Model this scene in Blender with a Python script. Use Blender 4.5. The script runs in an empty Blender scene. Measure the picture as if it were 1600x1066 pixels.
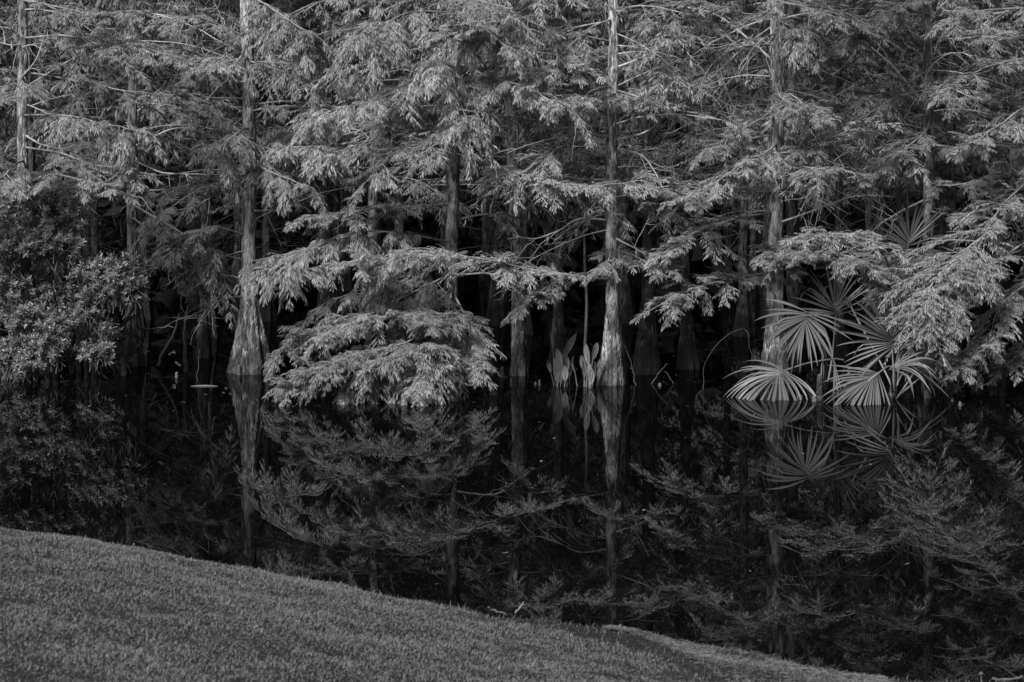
import bpy, math, random
import numpy as np
from mathutils import Vector

# ------------------------------------------------------------------ camera, sky, sun, exposure
SC = bpy.context.scene
COL = SC.collection
F = 3750.0; EYE = 2.2; HZ = 270.0          # focal length in photo pixels, eye height over water, horizon row

cam = bpy.data.cameras.new('camera')
cam_ob = bpy.data.objects.new('camera', cam); COL.objects.link(cam_ob)
cam_ob.location = (0, 0, EYE); cam_ob.rotation_euler = (math.radians(90), 0, 0)
cam.sensor_width = 36; cam.lens = 36 * F / 1600
cam.shift_y = -(533 - HZ) / 1600
cam.clip_end = 2000
cam.dof.use_dof = True; cam.dof.focus_distance = 24.5; cam.dof.aperture_fstop = 9
SC.camera = cam_ob

SUN_EL, SUN_AZ = 42, 208     # azimuth: compass degrees from +Y towards +X; behind and to the left of the camera
w = bpy.data.worlds.new('World'); SC.world = w; w.use_nodes = True
nt = w.node_tree; nt.nodes.clear()
sky = nt.nodes.new('ShaderNodeTexSky'); sky.sky_type = 'NISHITA'; sky.sun_disc = False
sky.sun_elevation = math.radians(SUN_EL); sky.sun_rotation = math.radians(SUN_AZ)
sky.air_density = 1.0; sky.dust_density = 3.0
bw = nt.nodes.new('ShaderNodeRGBToBW'); bg = nt.nodes.new('ShaderNodeBackground')
out = nt.nodes.new('ShaderNodeOutputWorld'); bg.inputs['Strength'].default_value = 0.05
nt.links.new(sky.outputs[0], bw.inputs[0]); nt.links.new(bw.outputs[0], bg.inputs[0]); nt.links.new(bg.outputs[0], out.inputs[0])

sl = bpy.data.lights.new('sun', 'SUN'); sl.energy = 3.9; sl.angle = math.radians(16); sl.color = (1, 1, 1)
so = bpy.data.objects.new('sun', sl); COL.objects.link(so)
el, az = math.radians(SUN_EL), math.radians(SUN_AZ)
sd = Vector((math.cos(el) * math.sin(az), math.cos(el) * math.cos(az), math.sin(el)))
so.rotation_euler = sd.to_track_quat('Z', 'Y').to_euler(); so.location = (-20, -20, 40)

vs = SC.view_settings
vs.view_transform = 'Standard'; vs.look = 'None'; vs.gamma = 1; vs.use_curve_mapping = False; vs.exposure = 0.75
SC.render.engine = 'CYCLES'
SC.cycles.max_bounces = 5; SC.cycles.diffuse_bounces = 3; SC.cycles.glossy_bounces = 3
SC.cycles.transmission_bounces = 3; SC.cycles.caustics_reflective = False; SC.cycles.caustics_refractive = False
SC.cycles.use_adaptive_sampling = False

def at(x, y, Y):
    """photo pixel at distance Y -> world point"""
    return np.array([(x - 800) / F * Y, Y, EYE - (y - HZ) / F * Y])
def wdist(y):
    """distance of the water surface seen at photo row y"""
    return F * EYE / (y - HZ)

# ------------------------------------------------------------------ materials
MATS = {}
class NB:
    def __init__(s, name):
        s.m = bpy.data.materials.new(name); s.m.use_nodes = True; s.t = s.m.node_tree; s.t.nodes.clear()
        s.o = s.n('ShaderNodeOutputMaterial'); MATS[name] = s.m
    def n(s, k, **kw):
        q = s.t.nodes.new(k)
        for a, v in kw.items(): setattr(q, a, v)
        return q
    def l(s, a, b): s.t.links.new(a, b)
    def val(s, v):
        q = s.n('ShaderNodeValue'); q.outputs[0].default_value = v; return q.outputs[0]
    def math(s, op, a, b=None, clamp=False):
        q = s.n('ShaderNodeMath', operation=op, use_clamp=clamp)
        for i, v in enumerate((a, b)):
            if v is None: continue
            if isinstance(v, (int, float)): q.inputs[i].default_value = v
            else: s.l(v, q.inputs[i])
        return q.outputs[0]
    def coord(s, scale=(1, 1, 1), kind='Object'):
        c = s.n('ShaderNodeTexCoord'); mp = s.n('ShaderNodeMapping'); mp.inputs['Scale'].default_value = scale
        s.l(c.outputs[kind], mp.inputs[0]); return mp.outputs[0]
    def noise(s, vec, scale, detail=3, rough=.55):
        q = s.n('ShaderNodeTexNoise'); q.inputs['Scale'].default_value = scale
        q.inputs['Detail'].default_value = detail; q.inputs['Roughness'].default_value = rough
        s.l(vec, q.inputs['Vector']); return q.outputs['Fac']
    def ramp(s, fac, stops):
        q = s.n('ShaderNodeValToRGB'); e = q.color_ramp.elements
        while len(e) < len(stops): e.new(.5)
        for k, (p, v) in zip(e, stops): k.position = p; k.color = (v, v, v, 1)
        s.l(fac, q.inputs[0]); return q.outputs[0]
    def mix(s, f, a, b):
        q = s.n('ShaderNodeMix', data_type='RGBA')
        for i, v in ((0, f), (6, a), (7, b)):
            if isinstance(v, (int, float)): q.inputs[i].default_value = v if i == 0 else (v, v, v, 1)
            else: s.l(v, q.inputs[i])
        return q.outputs[2]
    def principled(s, col, rough=.8, spec=.3, bump=None, bs=.5, bd=.01):
        p = s.n('ShaderNodeBsdfPrincipled'); p.inputs['Roughness'].default_value = rough
        p.inputs['Specular IOR Level'].default_value = spec
        if isinstance(col, (int, float)): p.inputs['Base Color'].default_value = (col, col, col, 1)
        else: s.l(col, p.inputs['Base Color'])
        if bump is not None:
            b = s.n('ShaderNodeBump'); b.inputs['Strength'].default_value = bs; b.inputs['Distance'].default_value = bd
            s.l(bump, b.inputs['Height']); s.l(b.outputs[0], p.inputs['Normal'])
        return p.outputs[0]
    def done(s, sh): s.l(sh, s.o.inputs['Surface']); return s.m

def leaf_material(name, lo, hi, rough=.55, spec=.3, trans=.25, fine=None):
    b = NB(name)
    a = b.n('ShaderNodeAttribute', attribute_name='tone')
    c = b.ramp(a.outputs['Fac'], ((0, lo), (1, hi)))
    if fine:
        nz = b.noise(b.coord((1, 1, 1)), fine, 2)
        c = b.mix(.5, c, b.ramp(nz, ((.3, lo), (.7, hi))))
    p = b.principled(c, rough, spec)
    t = b.n('ShaderNodeBsdfTranslucent'); b.l(c, t.inputs['Color'])
    mx = b.n('ShaderNodeMixShader'); mx.inputs[0].default_value = trans
    b.l(p, mx.inputs[1]); b.l(t.outputs[0], mx.inputs[2])
    return b.done(mx.outputs[0])

leaf_material('cypress_leaf', .11, .4, .6, .25, .32)
leaf_material('cypress_leaf_back', .1, .24, .65, .15, .2)  # deep-row copy of the cypress leaf, darkened to stand for shade
leaf_material('distant_leaf', .015, .045, .8, .05, .1)  # darkened almost to black: shade of the deep wood put into the colour
leaf_material('shrub_leaf', .05, .17, .38, .5, .15)
leaf_material('palm_leaf', .06, .15, .45, .4, .2)
leaf_material('arrow_leaf', .10, .26, .5, .35, .25, 45)
leaf_material('grass_blade', .08, .165, .6, .2, .25)

def bark_material(name, lo, mid, hi, lichen, zs=1.0):
    b = NB(name)
    warp = b.noise(b.coord((6, 6, 2)), 1.0, 2)
    mp = b.n('ShaderNodeVectorMath', operation='ADD'); b.l(b.coord((40, 40, 10 * zs)), mp.inputs[0])
    cw = b.n('ShaderNodeCombineXYZ'); b.l(b.math('MULTIPLY', warp, 3.0), cw.inputs[0]); b.l(b.math('MULTIPLY', warp, -2.0), cw.inputs[1]); b.l(cw.outputs[0], mp.inputs[1])
    vo = b.n('ShaderNodeTexVoronoi', feature='F1'); vo.inputs['Scale'].default_value = 1.0; b.l(mp.outputs[0], vo.inputs['Vector'])
    ve = b.n('ShaderNodeTexVoronoi', feature='DISTANCE_TO_EDGE'); ve.inputs['Scale'].default_value = 1.0; b.l(mp.outputs[0], ve.inputs['Vector'])
    n1 = b.noise(b.coord((24, 24, 6 * zs)), 1.0, 6, .78)
    flake = b.ramp(vo.outputs['Color'], ((.3, lo * .5), (.48, mid * .6), (.56, mid), (.7, hi)))
    c = b.mix(.4, flake, b.ramp(n1, ((.38, lo * .6), (.5, mid), (.62, hi))))
    crack = b.ramp(ve.outputs['Distance'], ((.0, 1), (.12, 0)))
    c = b.mix(b.math('MULTIPLY', crack, .35), c, lo * .5)
    pt = b.noise(b.coord((5, 5, 2.6)), 1.0, 4, .7)
    c = b.mix(b.math('MULTIPLY', b.ramp(pt, ((.52, 0), (.60, .9))), b.ramp(n1, ((.35, .2), (.6, 1)))), c, lichen)
    dk = b.noise(b.coord((7, 7, .8)), 1.3, 4, .65)
    c = b.mix(b.ramp(dk, ((.55, 0), (.66, .75))), c, lo * .6)
    hb = b.math('ADD', b.math('MULTIPLY', n1, .6), b.math('MINIMUM', ve.outputs['Distance'], .3))
    # high-water stain round the foot
    sep = b.n('ShaderNodeSeparateXYZ'); b.l(b.n('ShaderNodeNewGeometry').outputs['Position'], sep.inputs[0])
    wob = b.noise(b.coord((7, 7, .6)), 1.0, 2)
    hgt = b.math('SUBTRACT', sep.outputs['Z'], b.math('MULTIPLY', wob, .5))
    st = b.ramp(hgt, ((0.0, 1), (.10, 0)))
    c = b.mix(b.math('MULTIPLY', st, .8), c, .018)
    return b.done(b.principled(c, .9, .15, hb, 1.0, .03))
bark_material('cypress_bark', .05, .28, .58, .64)
bark_material('cypress_bark_half_shade', .04, .19, .42, .48)  # darker copy of the cypress bark; partial shade put into the colour
bark_material('cypress_bark_dim', .02, .06, .13, .16)  # darkest bark copy; shade of the back rows put into the colour
bark_material('knee_bark', .06, .15, .32, .42, 2.0)

def simple(name, lo, hi, scale, rough=.85, spec=.2, stretch=(1, 1, 1), bs=.3):
    b = NB(name); nz = b.noise(b.coord(stretch), scale, 4, .6)
    return b.done(b.principled(b.ramp(nz, ((.3, lo), (.7, hi))), rough, spec, nz, bs, .01))
simple('twig', .10, .30, 22)
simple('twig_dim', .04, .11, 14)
simple('twig_dead', .2, .46, 18)
simple('stem_bark', .06, .16, 16)
simple('petiole', .09, .16, 20, .5, .4)
simple('hub_fibre', .03, .09, 60)
simple('pale_wood', .05, .15, 40)
simple('driftwood', .04, .1, 26)
simple('mud', .012, .04, 9)

b = NB('ground_soil')
nz = b.noise(b.coord(), 28, 6, .75)
b.done(b.principled(b.ramp(nz, ((.35, .008), (.65, .05))), .95, .1, nz, 1.0, .03))
b = NB('dead_thatch')
nz = b.noise(b.coord((1, 1, 1)), 45, 4, .7); n2 = b.noise(b.coord(), 6, 3, .6)
c = b.mix(b.ramp(n2, ((.4, 0), (.65, .8))), b.ramp(nz, ((.3, .10), (.7, .26))), .07)
b.done(b.principled(c, .9, .15, nz, .8, .01))
leaf_material('thatch_blade', .08, .24, .8, .15, .2)

b = NB('water')
n1 = b.noise(b.coord((1, .35, 1)), 1.6, 2, .5); n2 = b.noise(b.coord((1, .5, 1)), 9, 2, .5)
hgt = b.math('ADD', b.math('MULTIPLY', n1, 1.0), b.math('MULTIPLY', n2, .06))
df = b.n('ShaderNodeBsdfDiffuse'); df.inputs['Color'].default_value = (.001, .001, .001, 1)
gl = b.n('ShaderNodeBsdfGlossy'); gl.inputs['Color'].default_value = (1, 1, 1, 1); gl.inputs['Roughness'].default_value = .006
bp = b.n('ShaderNodeBump'); bp.inputs['Strength'].default_value = .045; bp.inputs['Distance'].default_value = .02
b.l(hgt, bp.inputs['Height']); b.l(bp.outputs[0], gl.inputs['Normal'])
fr = b.n('ShaderNodeFresnel'); fr.inputs['IOR'].default_value = 1.333      # mirror reflection scaled below plain water so the surface renders darker
mx = b.n('ShaderNodeMixShader'); b.l(b.math('MULTIPLY', fr.outputs[0], .54), mx.inputs[0]); b.l(df.outputs[0], mx.inputs[1]); b.l(gl.outputs[0], mx.inputs[2])
b.done(mx.outputs[0])

# ------------------------------------------------------------------ mesh helpers
def mk_mesh(name, v, f, mat, tone=None, smooth=False):
    """v (n,3), f (m,3) or (m,4) arrays"""
    me = bpy.data.meshes.new(name)
    v = np.ascontiguousarray(v, dtype=np.float32); f = np.ascontiguousarray(f, dtype=np.int32)
    k = f.shape[1]
    me.vertices.add(len(v)); me.vertices.foreach_set('co', v.ravel())
    me.loops.add(f.size); me.loops.foreach_set('vertex_index', f.ravel())
    me.polygons.add(len(f)); me.polygons.foreach_set('loop_start', np.arange(0, f.size, k, dtype=np.int32))
    me.polygons.foreach_set('use_smooth', np.full(len(f), smooth, dtype=bool))
    if tone is not None:
        a = me.attributes.new('tone', 'FLOAT', 'POINT'); a.data.foreach_set('value', np.ascontiguousarray(tone, dtype=np.float32))
    me.update(calc_edges=True); me.validate()
    me.materials.append(MATS[mat])
    return me
def link(name, data, parent=None, loc=None):
    o = bpy.data.objects.new(name, data); COL.objects.link(o)
    if loc is not None: o.location = tuple(loc)
    if parent is not None: o.parent = parent
    return o
def tag(o, label=None, cat=None, group=None, kind=None):
    if label: o['label'] = label
    if cat: o['category'] = cat
    if group: o['group'] = group
    if kind: o['kind'] = kind
    return o
def thing(name, loc, label, cat, group=None):
    return tag(link(name, None, None, loc), label, cat, group)
def copy_tree(o, parent=None):
    c = o.copy(); COL.objects.link(c); c.parent = parent
    for ch in o.children: copy_tree(ch, c)
    return c
def unit(a): return a / np.maximum(np.linalg.norm(a, axis=-1, keepdims=True), 1e-9)
class Acc:
    def __init__(s): s.v = []; s.f = []; s.t = []; s.n = 0
    def add(s, v, f, t=None):
        if len(v) == 0: return
        s.v.append(v); s.f.append(f + s.n); s.n += len(v)
        s.t.append(np.full(len(v), .5) if t is None else t)
    def mesh(s, name, mat, smooth=False, org=(0, 0, 0)):
        return mk_mesh(name, np.concatenate(s.v) - np.asarray(org), np.concatenate(s.f), mat, np.concatenate(s.t), smooth)

def tubes(P, R, sides=5):
    """P (N,k,3) centre lines, R (N,k) radii -> verts, quads"""
    N, k, _ = P.shape
    T = np.empty_like(P); T[:, 1:-1] = P[:, 2:] - P[:, :-2]; T[:, 0] = P[:, 1] - P[:, 0]; T[:, -1] = P[:, -1] - P[:, -2]
    T = unit(T)
    ref = np.where(np.abs(T[:, :1, 2:3]) > .8, np.array([1., 0, 0]), np.array([0, 0, 1.]))
    A = unit(np.cross(T, np.broadcast_to(ref, T.shape))); B = np.cross(T, A)
    th = np.arange(sides) / sides * 2 * np.pi
    V = P[:, :, None] + R[:, :, None, None] * (A[:, :, None] * np.cos(th)[None, None, :, None] + B[:, :, None] * np.sin(th)[None, None, :, None])
    idx = np.arange(N * k * sides).reshape(N, k, sides)
    a = idx[:, :-1]; b_ = np.roll(a, -1, 2); d = idx[:, 1:]; c = np.roll(d, -1, 2)
    return V.reshape(-1, 3), np.stack([a, b_, c, d], -1).reshape(-1, 4)

def comb_template(pairs, wid, curve=.18):
    """feathery cypress branchlet: leaflets in two ranks along a rachis. returns (v: along, side, up), tris"""
    v = []; f = []
    def vert(y, x): v.append((y, x, -curve * y * y + .25 * abs(x))); return len(v) - 1
    step = .84 / pairs
    for i in range(pairs):
        t0 = .04 + i * step
        wl = wid * (math.sin(math.pi * min(1, (t0 + .16) * .84)) ** .6)
        for s in (-1, 1):
            f.append((vert(t0, -s * .006), vert(t0 + step * 1.0, 0), vert(t0 + step * .85 + .06, s * wl)))
    f.append((vert(.84, -wid * .2), vert(.84, wid * .2), vert(1.0, 0)))
    return np.array(v), np.array(f)
def blade_template(wid, curve=.2):
    v = [(0, 0, 0), (.3, -wid * .8, -curve * .09), (.3, wid * .8, -curve * .09), (.75, -wid * .8, -curve * .56), (.75, wid * .8, -curve * .56), (1, 0, -curve)]
    return np.array(v), np.array([(0, 1, 2), (1, 3, 4), (1, 4, 2), (3, 5, 4)])
LOD0 = (np.array([(0, 0, 0), (.55, -.1, -.04), (.55, .1, -.04), (1, 0, -.2)]), np.array([(0, 1, 2), (1, 3, 2)]))
LOD1 = blade_template(.15)
LOD2 = (np.array([(0, 0, 0), (.5, -.1, -.02), (.5, .1, -.02), (1, 0, -.15)]), np.array([(0, 1, 2), (1, 3, 2)]))

def scatter(tmpl, P, D, Nn, L, tone):
    """place a template at every P along D with normal Nn"""
    tv, tf = tmpl
    D = unit(D); S = unit(np.cross(D, Nn)); U = np.cross(S, D)
    V = P[:, None] + L[:, None, None] * (tv[None, :, 0:1] * D[:, None] + tv[None, :, 1:2] * S[:, None] + tv[None, :, 2:3] * U[:, None])
    Fc = (tf[None] + (np.arange(len(P)) * len(tv))[:, None, None]).reshape(-1, 3)
    return V.reshape(-1, 3), Fc, np.repeat(tone, len(tv))

def resample(pts, k):
    pts = np.asarray(pts, float)
    # Catmull-Rom through the points
    n = len(pts); P = np.vstack([2 * pts[0] - pts[1], pts, 2 * pts[-1] - pts[-2]])
    u = np.linspace(0, n - 1 - 1e-6, k); i = u.astype(int); t = (u - i)[:, None]
    p0, p1, p2, p3 = P[i], P[i + 1], P[i + 2], P[i + 3]
    return .5 * (2 * p1 + (p2 - p0) * t + (2 * p0 - 5 * p1 + 4 * p2 - p3) * t ** 2 + (3 * p1 - p0 - 3 * p2 + p3) * t ** 3)

UP = np.array([0., 0, 1.])
def grow(wood, leaf, pts, rng, r0=.0135, tl=.5, dens=15, t0=.15, droop=.5, fan=.5, bl=.115, subs=6, nb=9, lod=LOD0, bare=0., tonebase=.5, rise=.1):
    """limb along pts; side twigs, sub-twigs and leafy branchlets"""
    M = resample(pts, 16)
    seg = np.linalg.norm(np.diff(M, axis=0), axis=1).sum()
    M = M + np.cumsum(rng.normal(0, .011 * seg / 2, M.shape), 0) * np.linspace(0, 1, 16)[:, None]
    rad = r0 * np.linspace(1, .22, 16)
    wood.add(*tubes(M[None], rad[None], 6))
    n = max(3, int(seg * dens))
    t = np.sort(rng.uniform(t0, 1, n)); t[-1] = 1
    u = t * 15; i = np.minimum(u.astype(int), 14); fr = (u - i)[:, None]
    p = M[i] * (1 - fr) + M[i + 1] * fr; T = unit(M[i + 1] - M[i])
    S = unit(np.cross(T, UP)); side = np.where(np.arange(n) % 2 == 0, 1., -1.)[:, None]
    fw = rng.uniform(.3, 1.0, (n, 1)); fw[-1] = 4
    d0 = unit(T * fw + S * side * rng.uniform(.5, 1.0, (n, 1)) + UP * rng.normal(rise, .28, (n, 1)))
    L = tl * rng.uniform(.45, 1.25, n) * (1.05 - .5 * t) * np.minimum(1, .45 + (t - t0) * 2.2)
    k = 6; s = np.linspace(0, 1, k)[None, :, None]
    dr = droop * rng.uniform(.4, 1.5, (n, 1, 1))
    tw = p[:, None] + L[:, None, None] * (d0[:, None] * s - UP * dr * s ** 2) + np.cumsum(rng.normal(0, .02, (n, k, 3)), 1) * L[:, None, None] * (s > 0)
    sel = [0, 2, 3, 5] if lod is LOD0 else [0, 3, 5]; wood.add(*tubes(tw[:, sel], (np.clip(L * .013, .0035, .007))[:, None] * np.linspace(1, .4, len(sel))[None], 3))
    leafy = rng.random(n) >= bare
    tw = tw[leafy]; L = L[leafy]; n = len(L)
    if n == 0: return
    # sub-twigs
    m = subs; us = np.linspace(.18, .98, m)[None] + rng.uniform(-.05, .05, (n, m)); us = np.clip(us, .05, 1)
    q = us * (k - 1); j = np.minimum(q.astype(int), k - 2); g = (q - j)[..., None]; rr = np.arange(n)[:, None]
    sp = tw[rr, j] * (1 - g) + tw[rr, j + 1] * g; sT = unit(tw[rr, j + 1] - tw[rr, j])
    sS = unit(np.cross(sT, UP)); sg = np.where(np.arange(m) % 2 == 0, 1., -1.)[None, :, None] * rng.choice([-1., 1.], (n, 1, 1))
    fan_ = np.where(np.arange(m)[None, :, None] == m - 1, 0, 1)
    sd_ = unit(sT * rng.uniform(.6, 1.2, (n, m, 1)) + sS * sg * rng.uniform(.5, 1., (n, m, 1)) * fan_ + UP * rng.normal(.05, .25, (n, m, 1)))
    sL = np.clip(L[:, None] * .48 * (1.15 - .6 * us) * rng.uniform(.6, 1.3, (n, m)), .07, .4)
    k2 = 4; s2 = np.linspace(0, 1, k2)[None, None, :, None]
    st = sp[:, :, None] + sL[..., None, None] * (sd_[:, :, None] * s2 - UP * droop * .6 * rng.uniform(.3, 1.4, (n, m, 1, 1)) * s2 ** 2)
    st = st.reshape(-1, k2, 3); sL = sL.ravel(); N = len(sL)
    if lod is LOD0: wood.add(*tubes(st[:, [0, 3]], np.full((N, 2), .0026) * np.linspace(1, .5, 2), 3))
    # branchlets
    ub = np.clip(np.linspace(.12, 1., nb)[None] + rng.uniform(-.05, .05, (N, nb)), 0, 1)
    q = ub * (k2 - 1); j = np.minimum(q.astype(int), k2 - 2); g = (q - j)[..., None]; rr = np.arange(N)[:, None]
    bp_ = st[rr, j] * (1 - g) + st[rr, j + 1] * g; bT = unit(st[rr, j + 1] - st[rr, j])
    bS = unit(np.cross(bT, UP)); bsg = np.where(np.arange(nb) % 2 == 0, 1., -1.)[None, :, None]
    last = (np.arange(nb) == nb - 1)[None, :, None]
    spread = np.where(last, .1, 1.) * rng.uniform(.5, 1.05, (N, nb, 1))
    bd = unit(bT * rng.uniform(.8, 1.1, (N, nb, 1)) + bS * bsg * spread - UP * fan * (rng.uniform(0, 1.3, (N, 1, 1)) + rng.normal(0, .25, (N, nb, 1))) + rng.normal(0, .14, (N, nb, 3)))
    bn = unit(UP * 1.0 + rng.normal(0, .22, (N, 1, 3)) + rng.normal(0, .3, (N, nb, 3)) - bT * .1)
    bL = bl * rng.uniform(.6, 1.25, (N, nb)) * (1.1 - .3 * ub)
    tn = np.clip(tonebase + rng.normal(0, .14, (N, 1)) + rng.normal(0, .12, (N, nb)), 0, 1)
    leaf.add(*scatter(lod, bp_.reshape(-1, 3), bd.reshape(-1, 3), bn.reshape(-1, 3), bL.ravel(), tn.ravel()))

def dead_limb(wood, pts, rng, r0=.014, twigs=7, tl=.45):
    M = resample(pts, 14); seg = np.linalg.norm(M[-1] - M[0])
    M = M + np.cumsum(rng.normal(0, .012 * seg / 2, M.shape), 0) * np.linspace(0, 1, 14)[:, None]
    wood.add(*tubes(M[None], (r0 * np.linspace(1, .25, 14))[None], 6))
    for _ in range(twigs):
        i = rng.integers(3, 13); T = unit(M[i + 1] - M[i] if i < 13 else M[i] - M[i - 1])
        d = unit(T * .8 + rng.normal(0, .7, 3)); L = tl * rng.uniform(.3, 1.1)
        k = 6; s = np.linspace(0, 1, k)[:, None]
        P = M[i] + d * L * s - UP * rng.uniform(-.1, .35) * L * s ** 2 + np.cumsum(rng.normal(0, .03, (k, 3)), 0) * L * (s > 0)
        wood.add(*tubes(P[None], (r0 * .32 * np.linspace(1, .35, k))[None], 4))
        for _ in range(2):
            j = rng.integers(2, 6); d2 = unit(P[j] - P[j - 1] + rng.normal(0, .08, 3) * 1.0); L2 = L * rng.uniform(.2, .6)
            d2 = unit(d2 + rng.normal(0, .6, 3))
            P2 = P[j] + d2 * L2 * np.linspace(0, 1, 4)[:, None] + np.cumsum(rng.normal(0, .03, (4, 3)), 0) * L2 * np.array([0, 1, 1, 1])[:, None]
            wood.add(*tubes(P2[None], (r0 * .2 * np.linspace(1, .4, 4))[None], 3))

def trunk_mesh(path, rad, butt_h, butt_r, rng, flutes=7, deep=.2, segs=40, foot=-.35):
    """path: list of (x,y,z) rising from z=0 (relative); rad(z) radius of the bole; flared and fluted foot"""
    zs = np.concatenate([np.linspace(foot, 1.6, 30), np.linspace(1.75, path[-1][2], 40)])
    pz = [p_[2] for p_ in path]
    cx = np.interp(zs, pz, [p_[0] for p_ in path]); cy = np.interp(zs, pz, [p_[1] for p_ in path])
    cx += .012 * np.sin(zs * 1.7 + rng.uniform(0, 6)) * np.clip(zs, 0, 1); cy += .012 * np.sin(zs * 1.3 + rng.uniform(0, 6)) * np.clip(zs, 0, 1)
    th = np.arange(segs) / segs * 2 * np.pi
    fl = np.clip(1 - zs / butt_h, 0, 1.25)
    base = np.array([rad(z) for z in zs])
    flare = base + (butt_r - base[zs.searchsorted(0)]) * np.where(fl <= 1, (3 * np.clip(fl, 0, 1) ** 2 - 2 * np.clip(fl, 0, 1) ** 3) * .35 + .65 * np.clip(fl, 0, 1) ** 2.3, 1 + (fl - 1) * .1)
    ph = rng.uniform(0, 6.28, 4); am = rng.uniform(.6, 1.2, 3)
    ang = am[0] * np.cos(flutes * th + ph[0]) + .6 * am[1] * np.cos((flutes - 3) * th + ph[1]) + .5 * am[2] * np.cos((flutes + 4) * th + ph[2])
    rr = flare[:, None] * (1 + deep * np.clip(fl, 0, 1)[:, None] ** .8 * ang[None] * .6)
    ridge = np.repeat(rng.normal(0, 1, (len(zs) // 7 + 2, segs)), 7, 0)[:len(zs)]
    rr = rr * (1 + .028 * ridge) + rng.normal(0, .0025, rr.shape) + base[:, None] * .03 * np.sin(3 * th[None] + zs[:, None] * .8 + ph[3])
    V = np.stack([cx[:, None] + rr * np.cos(th), cy[:, None] + rr * np.sin(th), np.broadcast_to(zs[:, None], rr.shape)], -1)
    idx = np.arange(len(zs) * segs).reshape(len(zs), segs)
    a = idx[:-1]; b_ = np.roll(a, -1, 1); d = idx[1:]; c = np.roll(d, -1, 1)
    return V.reshape(-1, 3), np.stack([a, b_, c, d], -1).reshape(-1, 4)

# ------------------------------------------------------------------ ground, water, bank
SHX = [-60, -12, -6, -2.8, -1.9, -1.06, 0, .555, .783, 1.166, 1.26, 1.56, 2.2, 4, 12, 60]
SHY = [22, 16.5, 14.2, 13.3, 13.05, 12.6, 11.85, 11.55, 11.30, 10.93, 10.76, 10.44, 10.36, 9.9, 8.5, 4]
STEEP = [.34, .34, .34, .33, .255, .17, .05, .03, .02, .02, .02, .02, .03, .06, .1, .2]
def ground_z(x, y):
    d = np.interp(x, SHX, SHY) + .025 * np.sin(x * 5.1) + .02 * np.sin(x * 13) - y
    st = np.interp(x, SHX, STEEP); lag = np.interp(x, [-1.5, 0, .8, 4], [0, .2, .9, 1.0])
    land = st * (1 - np.exp(-np.maximum(d, 0) / .35)) + (.065 * np.maximum(d - lag, 0) ** .95 * np.clip((d - lag) / 1.0, .25, 1) + .012 * np.clip(d, 0, 3)) + .012 * np.sin(x * 2.3 + y * 1.7) * np.clip(d, 0, 1) + (.003 * np.sin(x * 7.3 + y * 5.1 + 1) + .003 * np.sin(x * 11.7 - y * 8.3) + .003 * np.sin(x * 19 + y * 15)) * np.clip(d * 3, 0, 1)
    land = np.where(d > 5, np.minimum(land, .66 + .0 * d), land)
    return np.where(d > 0, land, np.maximum(-.6, d * .5))
gx = np.concatenate([np.linspace(-600, -8, 30), np.linspace(-7.9, 7.9, 90), np.linspace(8, 600, 30)])
gy = np.concatenate([np.linspace(-500, 3, 30), np.linspace(3.1, 16, 100), np.linspace(16.2, 600, 40)])
GX, GY = np.meshgrid(gx, gy); GZ = ground_z(GX, GY)
idx = np.arange(GX.size).reshape(GX.shape)
gf = np.stack([idx[:-1, :-1], idx[:-1, 1:], idx[1:, 1:], idx[1:, :-1]], -1).reshape(-1, 4)
tag(link('ground', mk_mesh('ground', np.stack([GX, GY, GZ], -1).reshape(-1, 3), gf, 'ground_soil', None, True)), kind='structure')
wv = np.array([(-700, -2, 0), (700, -2, 0), (700, 700, 0), (-700, 700, 0)], float)
tag(link('water', mk_mesh('water', wv, np.array([[0, 1, 2, 3]]), 'water')), kind='structure')

def blades(P, H, rng, wid, lean, tone):
    n = len(P); a = rng.uniform(0, 2 * np.pi, n)
    ld = np.stack([np.cos(a), np.sin(a), 0 * a], 1); sd_ = np.stack([-np.sin(a + rng.normal(0, .5, n)), np.cos(a), 0 * a], 1)
    le = lean * rng.uniform(.1, 1.5, n)
    H = H[:, None]; W = (wid * rng.uniform(.6, 1.3, n))[:, None]; le = le[:, None]
    v = np.stack([P, P + ld * H * le * .3 + UP * H * .45 + sd_ * W, P + ld * H * le * .3 + UP * H * .45 - sd_ * W, P + ld * H * le + UP * H * (1 - .25 * le)], 1)
    f = np.array([(0, 1, 2), (2, 1, 3)])
    return v.reshape(-1, 3), (f[None] + (np.arange(n) * 4)[:, None, None]).reshape(-1, 3), np.repeat(tone, 4)

rng = np.random.default_rng(4)
def vnoise(x, y, s, seed):
    r = np.random.default_rng(seed); o = 0
    for _ in range(6):
        kx, ky = r.normal(0, s, 2); o = o + np.sin(x * kx + y * ky + r.uniform(0, 6.28))
    return o / 3.5
N = 720000
x = rng.uniform(-4.6, 4.2, N); y = rng.uniform(6.6, 14.4, N)
d = np.interp(x, SHX, SHY) + .025 * np.sin(x * 5.1) + .02 * np.sin(x * 13) - y
lim = np.interp(x, [-3, -.2, .2, .7, 1.0, 4], [.01, .04, .3, .8, 1.0, 1.1])       # lawn ends earlier on the low muddy right side
keep = rng.random(N) < np.clip((d - lim + .16 * vnoise(x, y, 9, 3)) / .3, 0.0, 1) * np.clip(1.0 + .35 * vnoise(x, y, 7, 8), .45, 1)
keep &= (np.abs(x) < .255 * y + .5)
sparse = (~keep) & (d > .02) & (rng.random(N) < .14) & (x > -.4)
def gsel(m): return np.stack([x[m], y[m], ground_z(x[m], y[m]) - .003], 1)
A = Acc()
P = gsel(keep); pn = vnoise(P[:, 0], P[:, 1], 4, 5); pn2 = vnoise(P[:, 0], P[:, 1], 13, 9)
dd_ = np.interp(P[:, 0], SHX, SHY) - P[:, 1]
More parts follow.
